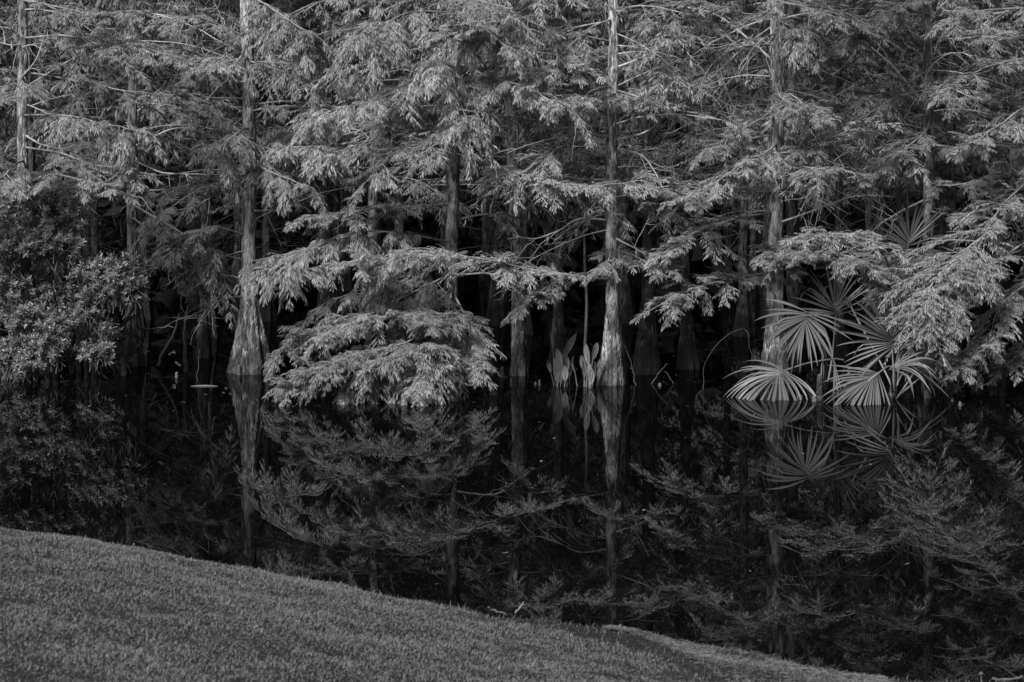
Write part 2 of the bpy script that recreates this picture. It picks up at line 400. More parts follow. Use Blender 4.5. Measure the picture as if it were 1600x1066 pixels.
H = rng.uniform(.008, .022, len(P)) * (1 + .2 * pn + .2 * pn2) * (1 + 1.3 * np.exp(-np.maximum(dd_ - .05, 0) / .12))
A.add(*blades(P, H, rng, .0024, 1.25, np.clip(.52 + .16 * pn2 + .16 * pn + rng.normal(0, .11, len(P)), 0, 1)))
m = (dd_ < .22 + .1 * pn) & (rng.random(len(P)) < .05)
A.add(*blades(P[m], rng.uniform(.02, .06, m.sum()), rng, .0026, .6, np.clip(rng.normal(.6, .2, m.sum()), 0, 1)))
m = rng.random(len(P)) < .012
A.add(*blades(P[m], H[m] * 1.7, rng, .003, .5, np.clip(rng.normal(.75, .2, m.sum()), 0, 1)))
tag(link('lawn_grass', A.mesh('lawn_grass', 'grass_blade')), 'short mown grass covering the near bank', 'grass', kind='stuff')
lit = np.flatnonzero(keep)[:: max(1, keep.sum() // 150)]; LP = gsel(lit) + (0, 0, .018); nl = len(LP)
B = Acc(); B.add(*scatter(blade_template(.2, -.3), LP, rng.normal(0, 1, (nl, 3)) * (1, 1, .25), UP + rng.normal(0, .4, (nl, 3)), rng.uniform(.012, .035, nl), np.clip(rng.normal(.25, .2, nl), 0, 1)))
tag(link('lawn_litter', B.mesh('lawn_litter', 'thatch_blade')), 'scattered dead leaf flakes lying in the lawn', 'leaf litter', kind='stuff')
A = Acc(); P = gsel(sparse)
A.add(*blades(P, rng.uniform(.008, .035, len(P)), rng, .0022, 1.1, np.clip(rng.normal(.05, .2, len(P)), 0, 1)))
tag(link('shore_grass', A.mesh('shore_grass', 'grass_blade')), 'sparse dark grass on the wet mud at the water edge', 'grass', kind='stuff')
# pale strip of dead thatch along the edge
n = 20000
x = rng.uniform(.46, 1.62, n); d = np.abs(rng.normal(.5, .34, n)) * np.interp(x, [.48, .78, .95, 1.1, 1.4, 1.62], [.06, .36, .8, 1.1, .9, .3])
y = np.interp(x, SHX, SHY) + .025 * np.sin(x * 5.1) + .02 * np.sin(x * 13) - d + rng.normal(0, .02, n)
P = np.stack([x, y, np.maximum(ground_z(x, y), .0) + rng.uniform(.0, .004, n)], 1)
a = rng.uniform(0, 6.28, n); D = np.stack([np.cos(a), np.sin(a), rng.normal(.02, .1, n)], 1)
pk = vnoise(x, y, 9, 21); kp = rng.random(n) < np.clip(.8 + .6 * pk, .15, 1)
P, D, pk = P[kp], D[kp], pk[kp]; n = len(P)
A = Acc(); A.add(*scatter((np.array([(0, -.04, 0), (0, .04, 0), (.6, .04, .03), (.6, -.04, .03), (1, 0, 0)]), np.array([(0, 1, 2), (0, 2, 3), (3, 2, 4)])), P, D, UP + rng.normal(0, .3, (n, 3)), rng.uniform(.012, .04, n), np.clip(.45 + .3 * pk + rng.normal(0, .25, n), 0, 1)))
tag(link('dead_thatch', A.mesh('dead_thatch', 'thatch_blade')), 'pale strip of dead matted grass along the water edge', 'dead grass', kind='stuff')

# ------------------------------------------------------------------ cypress trees
class Tree:
    def __init__(s, label, px, yw, r_px, butt_px, butt_h, height=13, seed=0, top_px=None, bark='cypress_bark', leafmat='cypress_leaf', flutes=7, deep=.2, mid_px=None, yd=0.):
        s.rng = np.random.default_rng(seed); s.D = wdist(yw) + yd; s.sc = F / s.D
        s.base = np.array([(px - 800) / s.sc, s.D, 0.])
        s.root = thing('cypress_tree', s.base, label, 'tree', 'cypress trees along the far shore')
        s.leafmat = leafmat; s.r = r_px / s.sc / 2; s.height = height
        lean = 0 if top_px is None else (top_px - px) / s.sc
        ztop = (600 + 0) / s.sc
        s.leanrate = lean / ztop
        path = [(0, 0, -.4), (0, 0, 0)] if mid_px is None else [(0, 0, -.4), (0, 0, 0), ((mid_px[0] - px) / s.sc, 0, (yw - mid_px[1]) / s.sc)]
        path += [(lean, 0, ztop), (lean * height / ztop * .9, 0, height)]
        s.path = path
        rad = lambda z: s.r * np.interp(z, [0, 3.5, height], [1.1, .92, .16])
        V, Fq = trunk_mesh(path, rad, butt_h / s.sc, butt_px / s.sc / 2, s.rng, flutes, deep)
        link('trunk', mk_mesh('trunk', V, Fq, bark, None, True), s.root)
        s.twig = 'twig_dim' if bark == 'cypress_bark_dim' else 'twig'  # trees in the darkest bark copy get darkened twigs too
    def cx(s, z): return np.interp(z, [p[2] for p in s.path], [p[0] for p in s.path])
    def pt(s, x, y, dy):
        return at(x, y, s.D + dy) - s.base
    def branch(s, pix, **kw):
        pts = [s.pt(*p) for p in pix]
        pts[0] = np.array([s.cx(pts[0][2]), 0, pts[0][2]])
        s._branch(pts, **kw)
    def _branch(s, pts, **kw):
        W, Lf = Acc(), Acc(); r = s.rng
        kw = dict(kw); kw['tonebase'] = kw.get('tonebase', r.normal(.46, .14)); kw['bl'] = kw.get('bl', .08) * r.uniform(.85, 1.2); kw['tl'] = kw.get('tl', .4) * r.uniform(.85, 1.2); kw['dens'] = kw.get('dens', 14) * r.uniform(.8, 1.15)
        grow(W, Lf, pts, r, **kw)
        o = link('branch', W.mesh('branch', s.twig, True), s.root)
        if Lf.n: link('foliage', Lf.mesh('foliage', s.leafmat), o)
    def dead(s, pix, **kw):
        pts = [s.pt(*p) for p in pix]; pts[0] = np.array([s.cx(pts[0][2]), 0, pts[0][2]])
        W = Acc(); dead_limb(W, pts, s.rng, **kw); link('dead_branch', W.mesh('dead_branch', 'twig_dead', True), s.root)
    def limbs(s, n, z0, z1, length, az=(0, 2 * math.pi), W=None, Lf=None, rise=.12, sag=.3, **kw):
        r = s.rng
        for i in range(n):
            z = z0 + (z1 - z0) * (i + r.uniform(0, 1)) / n; a = r.uniform(*az)
            L = length * r.uniform(.7, 1.25) * np.interp(z, [0, s.height * .45, s.height], [1, 1, .3])
            t = np.linspace(0, 1, 6)[:, None]; dr = np.array([math.cos(a), math.sin(a), 0])
            pts = np.array([s.cx(z), 0, z]) + dr * L * t + UP * L * (r.normal(rise, .12) * t - sag * r.uniform(.6, 1.3) * t ** 2)
            if W is None: s._branch(pts, **kw)
            else: grow(W, Lf, pts, r, **kw)
    def bare(s, n, z0, z1, length, az=(0, 2 * math.pi)):
        W = Acc(); r = s.rng
        for i in range(n):
            z = r.uniform(z0, z1); a = r.uniform(*az); L = length * r.uniform(.5, 1.2); t = np.linspace(0, 1, 5)[:, None]
            dr = np.array([math.cos(a), math.sin(a), 0])
            dead_limb(W, np.array([s.cx(z), 0, z]) + dr * L * t + UP * L * (r.normal(.1, .2) * t - .25 * t ** 2), r, .009, 6, .5)
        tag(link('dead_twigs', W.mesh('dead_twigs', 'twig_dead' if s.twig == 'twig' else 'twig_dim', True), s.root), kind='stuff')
    def crown(s, n, z0, z1, length, **kw):
        W, Lf = Acc(), Acc()
        s.limbs(n, z0, z1, length, W=W, Lf=Lf, **kw)
        o = link('crown', Lf.mesh('crown', s.leafmat), s.root); link('crown_twigs', W.mesh('crown_twigs', s.twig, True), o)['kind'] = 'stuff'

FRONT = (math.radians(195), math.radians(345))
HIGH = dict(tl=.8, dens=8, subs=5, nb=5, bl=.26, lod=LOD2, droop=.4)   # crown out of the picture, above the frame
IN = dict(tl=.55, dens=10, subs=6, nb=9, bl=.08, lod=LOD2, droop=.35, t0=.1)
DANG = dict(tl=.44, dens=12, droop=.7, fan=.65, subs=14, nb=13, bl=.063, t0=.18)
TIER = dict(tl=.42, dens=12.5, droop=.3, fan=.4, subs=14, nb=13, bl=.056, t0=.16)
MND = dict(tl=.33, dens=19, droop=.36, fan=.45, subs=13, nb=12, bl=.053, t0=.25)
SPIKY = dict(tl=.41, dens=13, droop=.26, fan=.25, subs=14, nb=13, bl=.051, t0=.16)

# left tree with the swollen foot
T1 = Tree('cypress with a wide swollen foot standing alone in dark water left of centre', 392, 583, 22, 62, 160, 14, 1, top_px=386, flutes=7, deep=.24)
for p, k in (
    ([(386, 30, 0), (420, 35, -.5), (470, 55, -.9), (530, 95, -1.2)], DANG),
    ([(386, -10, 0), (410, 5, -.5), (450, 30, -.9), (500, 60, -1.1)], DANG),
    ([(386, 95, 0), (420, 105, -.5), (460, 120, -.8), (500, 140, -1)], DANG),
    ([(387, 175, 0), (440, 165, -.4), (500, 165, -.8), (570, 155, -1.1), (650, 165, -1.3)], TIER),
    ([(388, 225, 0), (430, 232, -.4), (475, 225, -.8), (515, 228, -1)], dict(DANG, dens=15, tonebase=.72)),  # leaf tone raised as a painted highlight
    ([(388, 200, 0), (375, 205, -.5), (352, 225, -.9), (345, 245, -1.1)], DANG),
    ([(386, 120, 0), (340, 95, -.3), (270, 70, -.6), (200, 60, -.8)], TIER),
    ([(386, 60, 0), (345, 40, -.2), (300, 25, -.5), (250, 30, -.8)], TIER),
    ([(388, 290, 0), (340, 285, -.2), (300, 300, -.4), (255, 330, -.6)], TIER),
    ([(388, 370, 0), (340, 355, -.2), (300, 365, -.4), (260, 390, -.6)], TIER),
    ([(390, 410, 0), (430, 400, -.5), (480, 385, -.9), (530, 365, -1.1)], DANG),
    ([(386, 70, 0), (360, 85, -.4), (335, 95, -.8), (300, 110, -1.0)], dict(TIER, t0=.35)),
    ([(389, 250, 0), (410, 262, -.6), (450, 280, -.9), (490, 290, -1.1)], DANG),
    ([(389, 420, 0), (400, 420, -.6), (440, 418, -1), (480, 430, -1.2)], dict(DANG, tl=.42)),
): T1.branch(p, **k)
for p in ([(385, 155, 0), (350, 152, 0), (300, 150, .1), (235, 162, .2)], [(386, 275, 0), (330, 265, -.2), (250, 276, -.4), (150, 276, -.5)],
          [(388, 312, 0), (350, 300, -.2), (290, 335, -.3)], [(388, 440, 0), (345, 430, -.2), (295, 447, -.4)], [(388, 462, 0), (340, 470, -.2), (310, 500, -.3)],
          [(388, 130, 0), (350, 128, -.2), (310, 170, -.3)], [(386, 60, 0), (330, 35, -.1), (240, 20, -.2)], [(390, 330, 0), (440, 325, -.2), (500, 300, -.4)]):
    T1.dead(p)
T1.bare(10, 1.2, 4, 1.0)
T1.crown(10, 5.5, 13.5, 2.6, **HIGH)

# tall straight tree right of centre
T2 = Tree('tall straight cypress with flaky pale bark beside the broad-leaved water plants', 957, 601, 18, 43, 160, 14, 2, top_px=957, flutes=8, deep=.2)
for p, k in (
    ([(948, 437, 0), (900, 432, -.3), (830, 421, -.6), (760, 404, -.9), (680, 397, -1.2), (600, 392, -1.4), (530, 402, -1.6)], dict(TIER, t0=.12, r0=.018, dens=16, tonebase=.7)),  # paler leaf tone: light on this tier put into the colour
    ([(952, 435, 0), (880, 436, -.3), (850, 450, -.6), (820, 475, -.8)], dict(TIER, t0=.5, tl=.32)),
    ([(957, 66, 0), (900, 52, -.3), (840, 35, -.7), (780, 25, -1), (720, 30, -1.3)], TIER),
    ([(957, 140, 0), (1000, 150, -.3), (1060, 168, -.6), (1115, 182, -.8)], SPIKY),
    ([(957, 150, 0), (930, 150, -.6), (890, 165, -1.0)], TIER),
    ([(957, 310, 0), (1000, 300, -.3), (1050, 290, -.5), (1110, 295, -.7)], dict(SPIKY, t0=.4)),
    ([(957, 395, 0), (985, 398, -.3), (1010, 412, -.6), (1045, 424, -.8)], dict(SPIKY, tl=.4)),
    ([(957, 385, 0), (955, 400, -.4), (950, 420, -.7)], dict(SPIKY, tl=.35)),
    ([(957, 215, 0), (920, 215, -.3), (870, 235, -.6), (850, 260, -.7)], dict(TIER, tl=.4)),
    ([(957, 30, 0), (920, 45, -.4), (890, 75, -.7), (860, 105, -.9)], dict(TIER, t0=.4)),
    ([(957, 20, 0), (1000, 10, -.3), (1060, 20, -.6), (1110, 40, -.8)], SPIKY),
    ([(957, 250, 0), (1000, 250, .2), (1040, 262, .4), (1090, 270, .6)], SPIKY),
): T2.branch(p, **k)
for p in ([(948, 345, 0), (905, 342, -.1), (870, 360, -.2), (825, 374, -.3)], [(962, 108, 0), (1010, 85, -.1), (1075, 45, -.2)], [(962, 220, 0), (1010, 205, -.2), (1060, 160, -.3)],
          [(962, 230, 0), (1010, 250, -.2), (1050, 330, -.3)], [(952, 240, 0), (900, 238, -.1), (830, 228, -.2)], [(962, 60, 0), (1020, 130, .1), (1080, 150, .2)],
          [(960, 370, 0), (985, 385, -.2), (1010, 400, -.4)], [(952, 280, 0), (910, 280, 0), (850, 270, .1)]):
    T2.dead(p)
T2.bare(22, 1.6, 4.2, 1.3)
T2.crown(10, 5.5, 13.5, 2.6, **HIGH)

# centre tree whose low boughs sweep down to the water
T6 = Tree('cypress behind the low mound of boughs that sweep down to the water', 706, 598, 20, 66, 120, 13, 6, bark='cypress_bark_half_shade', top_px=708, flutes=6, deep=.22)
for p, k in (
    ([(707, 60, 0), (780, 75, -.6), (850, 92, -1), (930, 112, -1.3)], TIER),
    ([(707, 110, 0), (650, 122, -.6), (600, 150, -1), (540, 168, -1.4), (490, 180, -1.6)], dict(DANG, dens=15, tonebase=.72)),  # brighter leaf tone stands in for a highlight
    ([(707, 95, 0), (770, 122, -.9), (830, 140, -1.3), (890, 172, -1.5)], DANG),
    ([(707, 20, 0), (640, 20, -.6), (590, 40, -1), (545, 60, -1.3)], DANG),
    ([(707, -5, 0), (740, 0, -.6), (800, 15, -1), (860, 40, -1.2)], DANG),
    ([(707, 50, 0), (700, 70, -.8), (680, 110, -1.3)], DANG),
    ([(707, 105, 0), (712, 130, -.8), (725, 165, -1.2), (735, 195, -1.4)], DANG),
    ([(707, 180, 0), (700, 200, -.8), (680, 225, -1.2), (650, 245, -1.4)], TIER),
    ([(707, 10, 0), (720, 25, -.8), (760, 50, -1.2), (800, 80, -1.4)], DANG),
    ([(707, 170, 0), (770, 180, -.2), (830, 196, -.4), (880, 205, -.6)], TIER),
    ([(707, 160, 0), (660, 175, -.3), (610, 200, -.5), (560, 235, -.7)], TIER),
    ([(707, 238, 0), (780, 264, -.6), (850, 288, -1), (930, 300, -1.2), (1005, 300, -1.3)], dict(TIER, t0=.08, dens=20, tonebase=.78)),  # highlight on the sweeping bough put into its paler leaf tone
    ([(707, 250, 0), (640, 228, -.6), (600, 240, -1), (560, 270, -1.2)], TIER),
    ([(707, 320, 0), (640, 322, -.5), (560, 330, -1), (480, 348, -1.4)], TIER),
    ([(707, 345, 0), (770, 335, .1), (810, 360, .2), (850, 390, .3)], TIER),
    ([(707, 380, 0), (640, 365, -.5), (560, 358, -1), (480, 380, -1.4), (415, 415, -1.6)], DANG),
    ([(707, 395, 0), (650, 388, -.8), (600, 405, -1.2), (560, 440, -1.4)], DANG),
    ([(710, 415, 0), (640, 430, -.5), (570, 450, -.9), (510, 475, -1.1)], dict(DANG, tl=.36)),
    ([(710, 425, 0), (680, 440, -.6), (640, 460, -.9), (600, 480, -1.1)], dict(DANG, tl=.34)),
    ([(712, 445, 0), (650, 470, -.5), (580, 488, -.9), (500, 510, -1.3), (455, 545, -1.5)], MND),
    ([(712, 450, 0), (670, 480, -1.0), (610, 490, -1.5), (540, 507, -1.8), (480, 538, -2.0)], MND),
    ([(712, 455, 0), (640, 482, -.6), (560, 500, -1.1), (490, 528, -1.4)], MND),
    ([(712, 455, 0), (725, 490, -.8), (732, 520, -1.2), (730, 550, -1.4)], MND),
    ([(712, 450, 0), (700, 485, -1.0), (690, 500, -1.5), (660, 515, -1.8)], MND),
    ([(712, 480, 0), (690, 530, -.9), (640, 545, -1.5), (560, 556, -1.9), (480, 588, -2.1)], MND),
    ([(712, 480, 0), (700, 535, -1.3), (670, 550, -1.9), (620, 562, -2.3), (560, 590, -2.4)], MND),
    ([(712, 485, 0), (730, 545, -1.2), (735, 575, -1.6)], MND),
    ([(712, 480, 0), (640, 535, -1.5), (560, 560, -2.1), (500, 585, -2.3), (440, 618, -2.4)], MND),
    ([(712, 490, 0), (700, 550, -1.4), (690, 575, -1.8), (680, 600, -2.0)], dict(MND, droop=.7)),
    ([(712, 490, 0), (690, 550, -1.7), (660, 575, -2.1), (640, 612, -2.3)], dict(MND, droop=.7)),
    ([(712, 490, 0), (600, 570, -1.9), (560, 590, -2.1), (530, 618, -2.2)], dict(MND, droop=.7)),
): T6.branch(p, **k)
for p in ([(707, 410, 0), (640, 440, -.6), (570, 480, -.9)], [(707, 430, 0), (770, 428, -.2), (800, 445, -.3)], [(707, 200, 0), (620, 195, -.2), (540, 210, -.3)], [(707, 130, 0), (620, 160, 0), (560, 230, .1)]):
    T6.dead(p)
T6.bare(8, 1.0, 4, 1.0); T6.crown(9, 5.5, 12.5, 2.5, **HIGH)

# right tree behind the palmettos
T8 = Tree('cypress with mottled bark rising behind the left palmetto fan', 1211, 598, 25, 50, 150, 14, 8, top_px=1214, flutes=7, deep=.14)
for p, k in (
    ([(1208, 330, 0), (1150, 342, -.5), (1090, 362, -.9), (1045, 388, -1.1)], SPIKY),
    ([(1205, 425, 0), (1150, 435, -.5), (1090, 450, -.9), (1035, 482, -1.2)], SPIKY),
    ([(1212, 385, 0), (1260, 378, -.6), (1320, 372, -1.1), (1395, 386, -1.4)], dict(SPIKY, tl=.5, dens=20, tonebase=.75)),  # leaf tone raised; bright lit look put into the colour
    ([(1212, 395, 0), (1250, 400, -1), (1310, 405, -1.5), (1360, 425, -1.7)], dict(SPIKY, dens=20)),
    ([(1212, 370, 0), (1215, 395, -.5), (1220, 415, -.9)], dict(SPIKY, tl=.35, dens=24)),
    ([(1212, 240, 0), (1260, 232, -.5), (1320, 206, -.9), (1395, 192, -1.1)], SPIKY),
    ([(1212, 250, 0), (1265, 262, -.9), (1320, 262, -1.2), (1350, 275, -1.3)], SPIKY),
    ([(1212, 225, 0), (1200, 235, -.6), (1160, 255, -1), (1110, 290, -1.2), (1060, 312, -1.3)], SPIKY),
    ([(1212, 300, 0), (1150, 300, -.4), (1090, 310, -.7), (1020, 316, -.9)], SPIKY),
    ([(1212, 70, 0), (1160, 72, -.4), (1120, 95, -.7), (1095, 125, -.8)], SPIKY),
    ([(1212, 20, 0), (1200, 25, -.6), (1150, 20, -1), (1090, 5, -1.2)], SPIKY),
    ([(1212, 30, 0), (1240, 45, -.6), (1255, 65, -.8)], DANG),
    ([(1212, 130, 0), (1220, 150, -.7), (1250, 165, -1.0), (1290, 175, -1.2)], SPIKY),
    ([(1212, 175, 0), (1180, 190, -.5), (1150, 205, -.8), (1110, 225, -1.0)], dict(SPIKY, t0=.4)),
    ([(1212, 0, 0), (1225, 5, -.7), (1270, 10, -1.0), (1320, 20, -1.2)], SPIKY),
): T8.branch(p, **k)
for p in ([(1212, 160, 0), (1150, 150, -.2), (1060, 125, -.4)], [(1212, 100, 0), (1130, 30, 0), (1060, 10, .1)],
          [(1212, 350, 0), (1270, 330, -.2), (1330, 310, -.3), (1400, 312, -.4)], [(1212, 210, 0), (1140, 215, 0), (1070, 180, .1)], [(1212, 150, 0), (1270, 170, 0), (1350, 120, 0)]):
    T8.dead(p)
T8.bare(26, 1.8, 4.3, 1.4); T8.crown(10, 5.5, 13.5, 2.6, **HIGH)

T9 = Tree('slim cypress among the dense sprays at the right edge behind the right palmetto', 1447, 592, 17, 36, 110, 13, 9, bark='cypress_bark_half_shade', top_px=1452, flutes=7, deep=.14)
for p, k in (
    ([(1450, 20, 0), (1400, 35, -.5), (1345, 60, -.9), (1295, 80, -1.1)], SPIKY),
    ([(1450, 0, 0), (1420, 5, -.6), (1380, 20, -1), (1350, 40, -1.2)], dict(SPIKY, dens=20)),
    ([(1450, 110, 0), (1400, 140, -.4), (1340, 160, -.7), (1290, 165, -.8)], SPIKY),
    ([(1450, 225, 0), (1510, 232, -.6), (1570, 226, -1), (1610, 240, -1.1)], SPIKY),
    ([(1450, 330, 0), (1500, 335, -.8), (1560, 318, -1.2), (1610, 300, -1.4)], SPIKY),
    ([(1450, 200, 0), (1440, 212, -.6), (1410, 235, -.9), (1380, 255, -1)], SPIKY),
    ([(1450, 60, 0), (1500, 60, -.5), (1560, 55, -.9), (1620, 70, -1.1)], SPIKY),
    ([(1450, 130, 0), (1480, 135, -.7), (1530, 150, -1), (1590, 150, -1.2)], SPIKY),
    ([(1450, 380, 0), (1430, 400, -.7), (1400, 425, -1.0), (1370, 445, -1.2)], SPIKY),
    ([(1450, 285, 0), (1480, 290, -.5), (1530, 280, -.9), (1570, 260, -1.1)], SPIKY),
): T9.branch(p, **k)
for p in ([(1450, 170, 0), (1400, 110, 0), (1340, 60, 0)], [(1450, 310, 0), (1390, 340, -.2), (1340, 380, -.3)], [(1450, 40, 0), (1470, 10, -.4), (1500, -20, -.6)]): T9.dead(p)
T9.bare(14, 1.8, 4.2, 1.2); T9.crown(8, 5.5, 12.5, 2.4, **HIGH)

T21 = Tree('cypress just past the right edge whose long drooping boughs reach into the picture', 1655, 606, 24, 50, 130, 13, 21, top_px=1655)
for p, k in (
    ([(1655, 300, 0), (1570, 345, -.8), (1500, 395, -1.2), (1450, 450, -1.5), (1432, 500, -1.6)], dict(SPIKY, dens=20, tl=.55)),
    ([(1655, 340, 0), (1600, 380, -.8), (1550, 420, -1.2), (1500, 470, -1.5), (1480, 520, -1.6)], dict(SPIKY, dens=20, tl=.55)),
    ([(1655, 470, 0), (1590, 505, -.8), (1530, 555, -1.3), (1490, 590, -1.5)], dict(SPIKY, dens=8, tl=.3, t0=.4)),
    ([(1655, 400, 0), (1610, 440, -.6), (1570, 480, -1), (1550, 540, -1.2)], dict(SPIKY, tl=.45)),
    ([(1655, 150, 0), (1600, 170, -.6), (1560, 200, -.9), (1520, 230, -1.1)], SPIKY),
    ([(1655, 90, 0), (1590, 95, -.6), (1530, 110, -.9), (1480, 140, -1.1)], SPIKY),
    ([(1655, 10, 0), (1590, 15, -.6), (1530, 20, -.9), (1490, 40, -1.1)], SPIKY),
    ([(1655, 240, 0), (1600, 290, -.6), (1560, 330, -.9), (1530, 370, -1.1)], SPIKY),
    ([(1655, 500, 0), (1620, 545, -.6), (1585, 570, -.9)], dict(SPIKY, tl=.35)),
): T21.branch(p, **k)
T21.crown(8, 5.5, 12.5, 2.5, **HIGH)

# left edge
T11 = Tree('cypress at the left edge rising above the dense dark shrub', 42, 590, 17, 40, 120, 13, 11, bark='cypress_bark_half_shade', top_px=33)
for p, k in (
    ([(38, 112, 0), (90, 122, -.4), (150, 135, -.8), (230, 150, -1.1), (290, 150, -1.3)], TIER),
    ([(38, 120, 0), (30, 130, -.6), (20, 150, -.9), (-20, 160, -1.1)], TIER),
    ([(38, 140, 0), (110, 95, -.5), (190, 65, -.9), (270, 70, -1.2)], TIER),
    ([(38, 60, 0), (110, 55, -.5), (160, 75, -.9), (210, 105, -1.1)], TIER),
    ([(40, 180, 0), (100, 180, -.6), (160, 190, -1), (230, 200, -1.2)], DANG),
    ([(40, 230, 0), (100, 240, -.6), (150, 260, -.9), (200, 275, -1.1)], TIER),
    ([(40, 0, 0), (90, 10, -.5), (150, 20, -.9), (210, 10, -1.1)], TIER),
    ([(40, 250, 0), (20, 260, -.6), (0, 280, -.9), (-40, 290, -1)], TIER),
    ([(40, 270, 0), (90, 275, -.7), (130, 285, -1), (180, 300, -1.2)], TIER),
): T11.branch(p, **k)
for p in ([(38, 60, 0), (10, 40, -.2), (-20, 20, -.3)], [(38, 120, 0), (60, 90, -.3), (75, 45, -.4)], [(36, 70, 0), (15, 70, -.2), (-20, 60, -.3)], [(40, 210, 0), (80, 230, -.2), (150, 225, -.3)]): T11.dead(p)
T11.bare(10, 2.0, 4.2, 1.1); T11.crown(8, 5.5, 12.5, 2.5, **HIGH)

T12 = Tree('slender cypress between the left edge tree and the swollen-footed one', 208, 572, 15, 34, 110, 13, 12, top_px=206, bark='cypress_bark_half_shade')
for p, k in (
    ([(207, 285, 0), (140, 288, -.8), (70, 290, -1.4), (10, 310, -1.6)], TIER),
    ([(207, 300, 0), (270, 295, -.6), (330, 282, -1), (370, 290, -1.2)], TIER),
    ([(207, 320, 0), (260, 350, -.9), (320, 385, -1.2), (350, 420, -1.3)], DANG),
    ([(207, 200, 0), (160, 215, -.7), (110, 235, -1.1)], TIER),
    ([(207, 160, 0), (270, 165, -.5), (330, 185, -.9)], TIER),
    ([(207, 340, 0), (240, 365, -.7), (280, 405, -1), (300, 440, -1.2)], TIER),
    ([(207, 90, 0), (260, 85, -.3), (320, 110, -.6)], TIER),
): T12.branch(p, **k)
for p in ([(207, 250, 0), (260, 270, -.2), (350, 268, -.4)], [(207, 230, 0), (280, 200, -.1), (350, 220, -.2)], [(207, 180, 0), (270, 130, 0), (300, 60, 0)]): T12.dead(p)
T12.bare(16, 1.8, 4.4, 1.4); T12.crown(9, 5.5, 12.5, 2.5, **HIGH)

# second row, dimmed by darker bark, standing between the front trees
for lab, px, yw, r, bp_, bh, top, seed, nl in (
    ('dark conical cypress foot just right of the tall straight cypress', 1012, 584, 19, 46, 150, 1012, 31, 14),
    ('dim slim cypress right of the dark conical foot', 1074, 577, 15, 34, 120, 1056, 32, 14),
    ('dim cypress seen left of the centre mound of boughs', 584, 566, 15, 34, 110, 583, 33, 16),
    ('mid-sized cypress with pale reflection left of the broad-leaved water plants', 812, 587, 20, 27, 100, 797, 34, 16),
    ('dark trunk standing close behind the mottled right cypress', 1240, 580, 18, 36, 120, 1236, 35, 14),
    ('dim trunk behind the slim right-edge cypress', 1490, 572, 14, 32, 100, 1486, 36, 14),
    ('thin dim trunk at the top edge just left of the swollen-footed tree', 320, 560, 10, 26, 100, 316, 37, 16),
    ('thin dim trunk in the gap right of the mottled cypress', 1312, 560, 10, 26, 100, 1309, 38, 14),
    ('pair-like dim trunk behind the arrow-leaved plants', 872, 566, 15, 30, 100, 884, 39, 12),
):
    t = Tree(lab, px, yw, r, bp_, bh, 13, seed, top_px=top, bark='cypress_bark_dim' if px not in (812, 584) else 'cypress_bark_half_shade', leafmat='cypress_leaf')
    t.bare(9, 1.6, 4.6, 1.4)
    t.crown(nl + 6, 2.0, 6.0, 1.9, **IN)
# ------------------------------------------------------------------ deep swamp: shared prototypes
PROTO = []
for k in range(3):
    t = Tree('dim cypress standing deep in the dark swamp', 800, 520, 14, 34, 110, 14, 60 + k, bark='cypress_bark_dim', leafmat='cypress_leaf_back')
    t.bare(9, .8, 5, 1.4)
    t.crown(24, 2.4, 11, 2.2, **dict(IN, dens=8, subs=5, nb=7, bl=.16, lod=LOD2, tl=.7))
    PROTO.append(t.root)
rr = random.Random(7); first = [True] * 3; spots = []
for tries in range(4000):
    Y = rr.uniform(31.5, 52); X = rr.uniform(-1, 1) * (.225 * Y + 2)
    if all((X - a) ** 2 + (Y - b_) ** 2 > 1.9 ** 2 for a, b_ in spots): spots.append((X, Y))
    if len(spots) >= 64: break
for i, (X, Y) in enumerate(spots):
    k = i % 3
    if first[k]: o = PROTO[k]; first[k] = False
    else: o = copy_tree(PROTO[k])
    o.location = (X, Y, 0); o.rotation_euler = (0, 0, rr.uniform(0, 6.28)); s = rr.uniform(.85, 1.2); o.scale = (s, s, s)
    o['group'] = 'dim trees deep in the swamp'; o['label'] = 'dim cypress standing deep in the dark swamp'
# the wood beyond reads as one dark mass
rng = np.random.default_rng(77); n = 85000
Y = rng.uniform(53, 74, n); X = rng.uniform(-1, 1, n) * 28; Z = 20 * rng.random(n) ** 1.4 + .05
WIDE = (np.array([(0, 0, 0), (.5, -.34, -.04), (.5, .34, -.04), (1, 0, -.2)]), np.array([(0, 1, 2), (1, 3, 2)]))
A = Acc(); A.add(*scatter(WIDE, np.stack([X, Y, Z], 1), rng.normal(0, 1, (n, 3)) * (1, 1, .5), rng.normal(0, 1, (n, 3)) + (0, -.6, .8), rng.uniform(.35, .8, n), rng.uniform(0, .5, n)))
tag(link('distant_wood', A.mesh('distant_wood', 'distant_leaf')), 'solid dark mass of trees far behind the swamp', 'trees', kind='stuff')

# ------------------------------------------------------------------ broad-leaved shrub on the left
def leaf_tmpl(wid, n=3, curve=.12):
    ys = np.linspace(0, 1, n + 2); v = [(0, 0, 0)]; f = []
    for y_ in ys[1:-1]:
        ww = wid * math.sin(math.pi * y_ ** 1.5) ** .8
        v += [(y_, -ww, -curve * y_ ** 2 + .05), (y_, 0, -curve * y_ ** 2), (y_, ww, -curve * y_ ** 2 + .05)]
    v.append((1, 0, -curve)); e = len(v) - 1
    f += [(0, 1, 2), (0, 2, 3)]
    for i in range(n - 1):
        a = 1 + 3 * i; f += [(a, a + 3, a + 4), (a, a + 4, a + 1), (a + 1, a + 4, a + 5), (a + 1, a + 5, a + 2)]
    a = 1 + 3 * (n - 1); f += [(a, e, a + 1), (a + 1, e, a + 2)]
    return np.array(v, float), np.array(f)
SLEAF = leaf_tmpl(.19, 1)
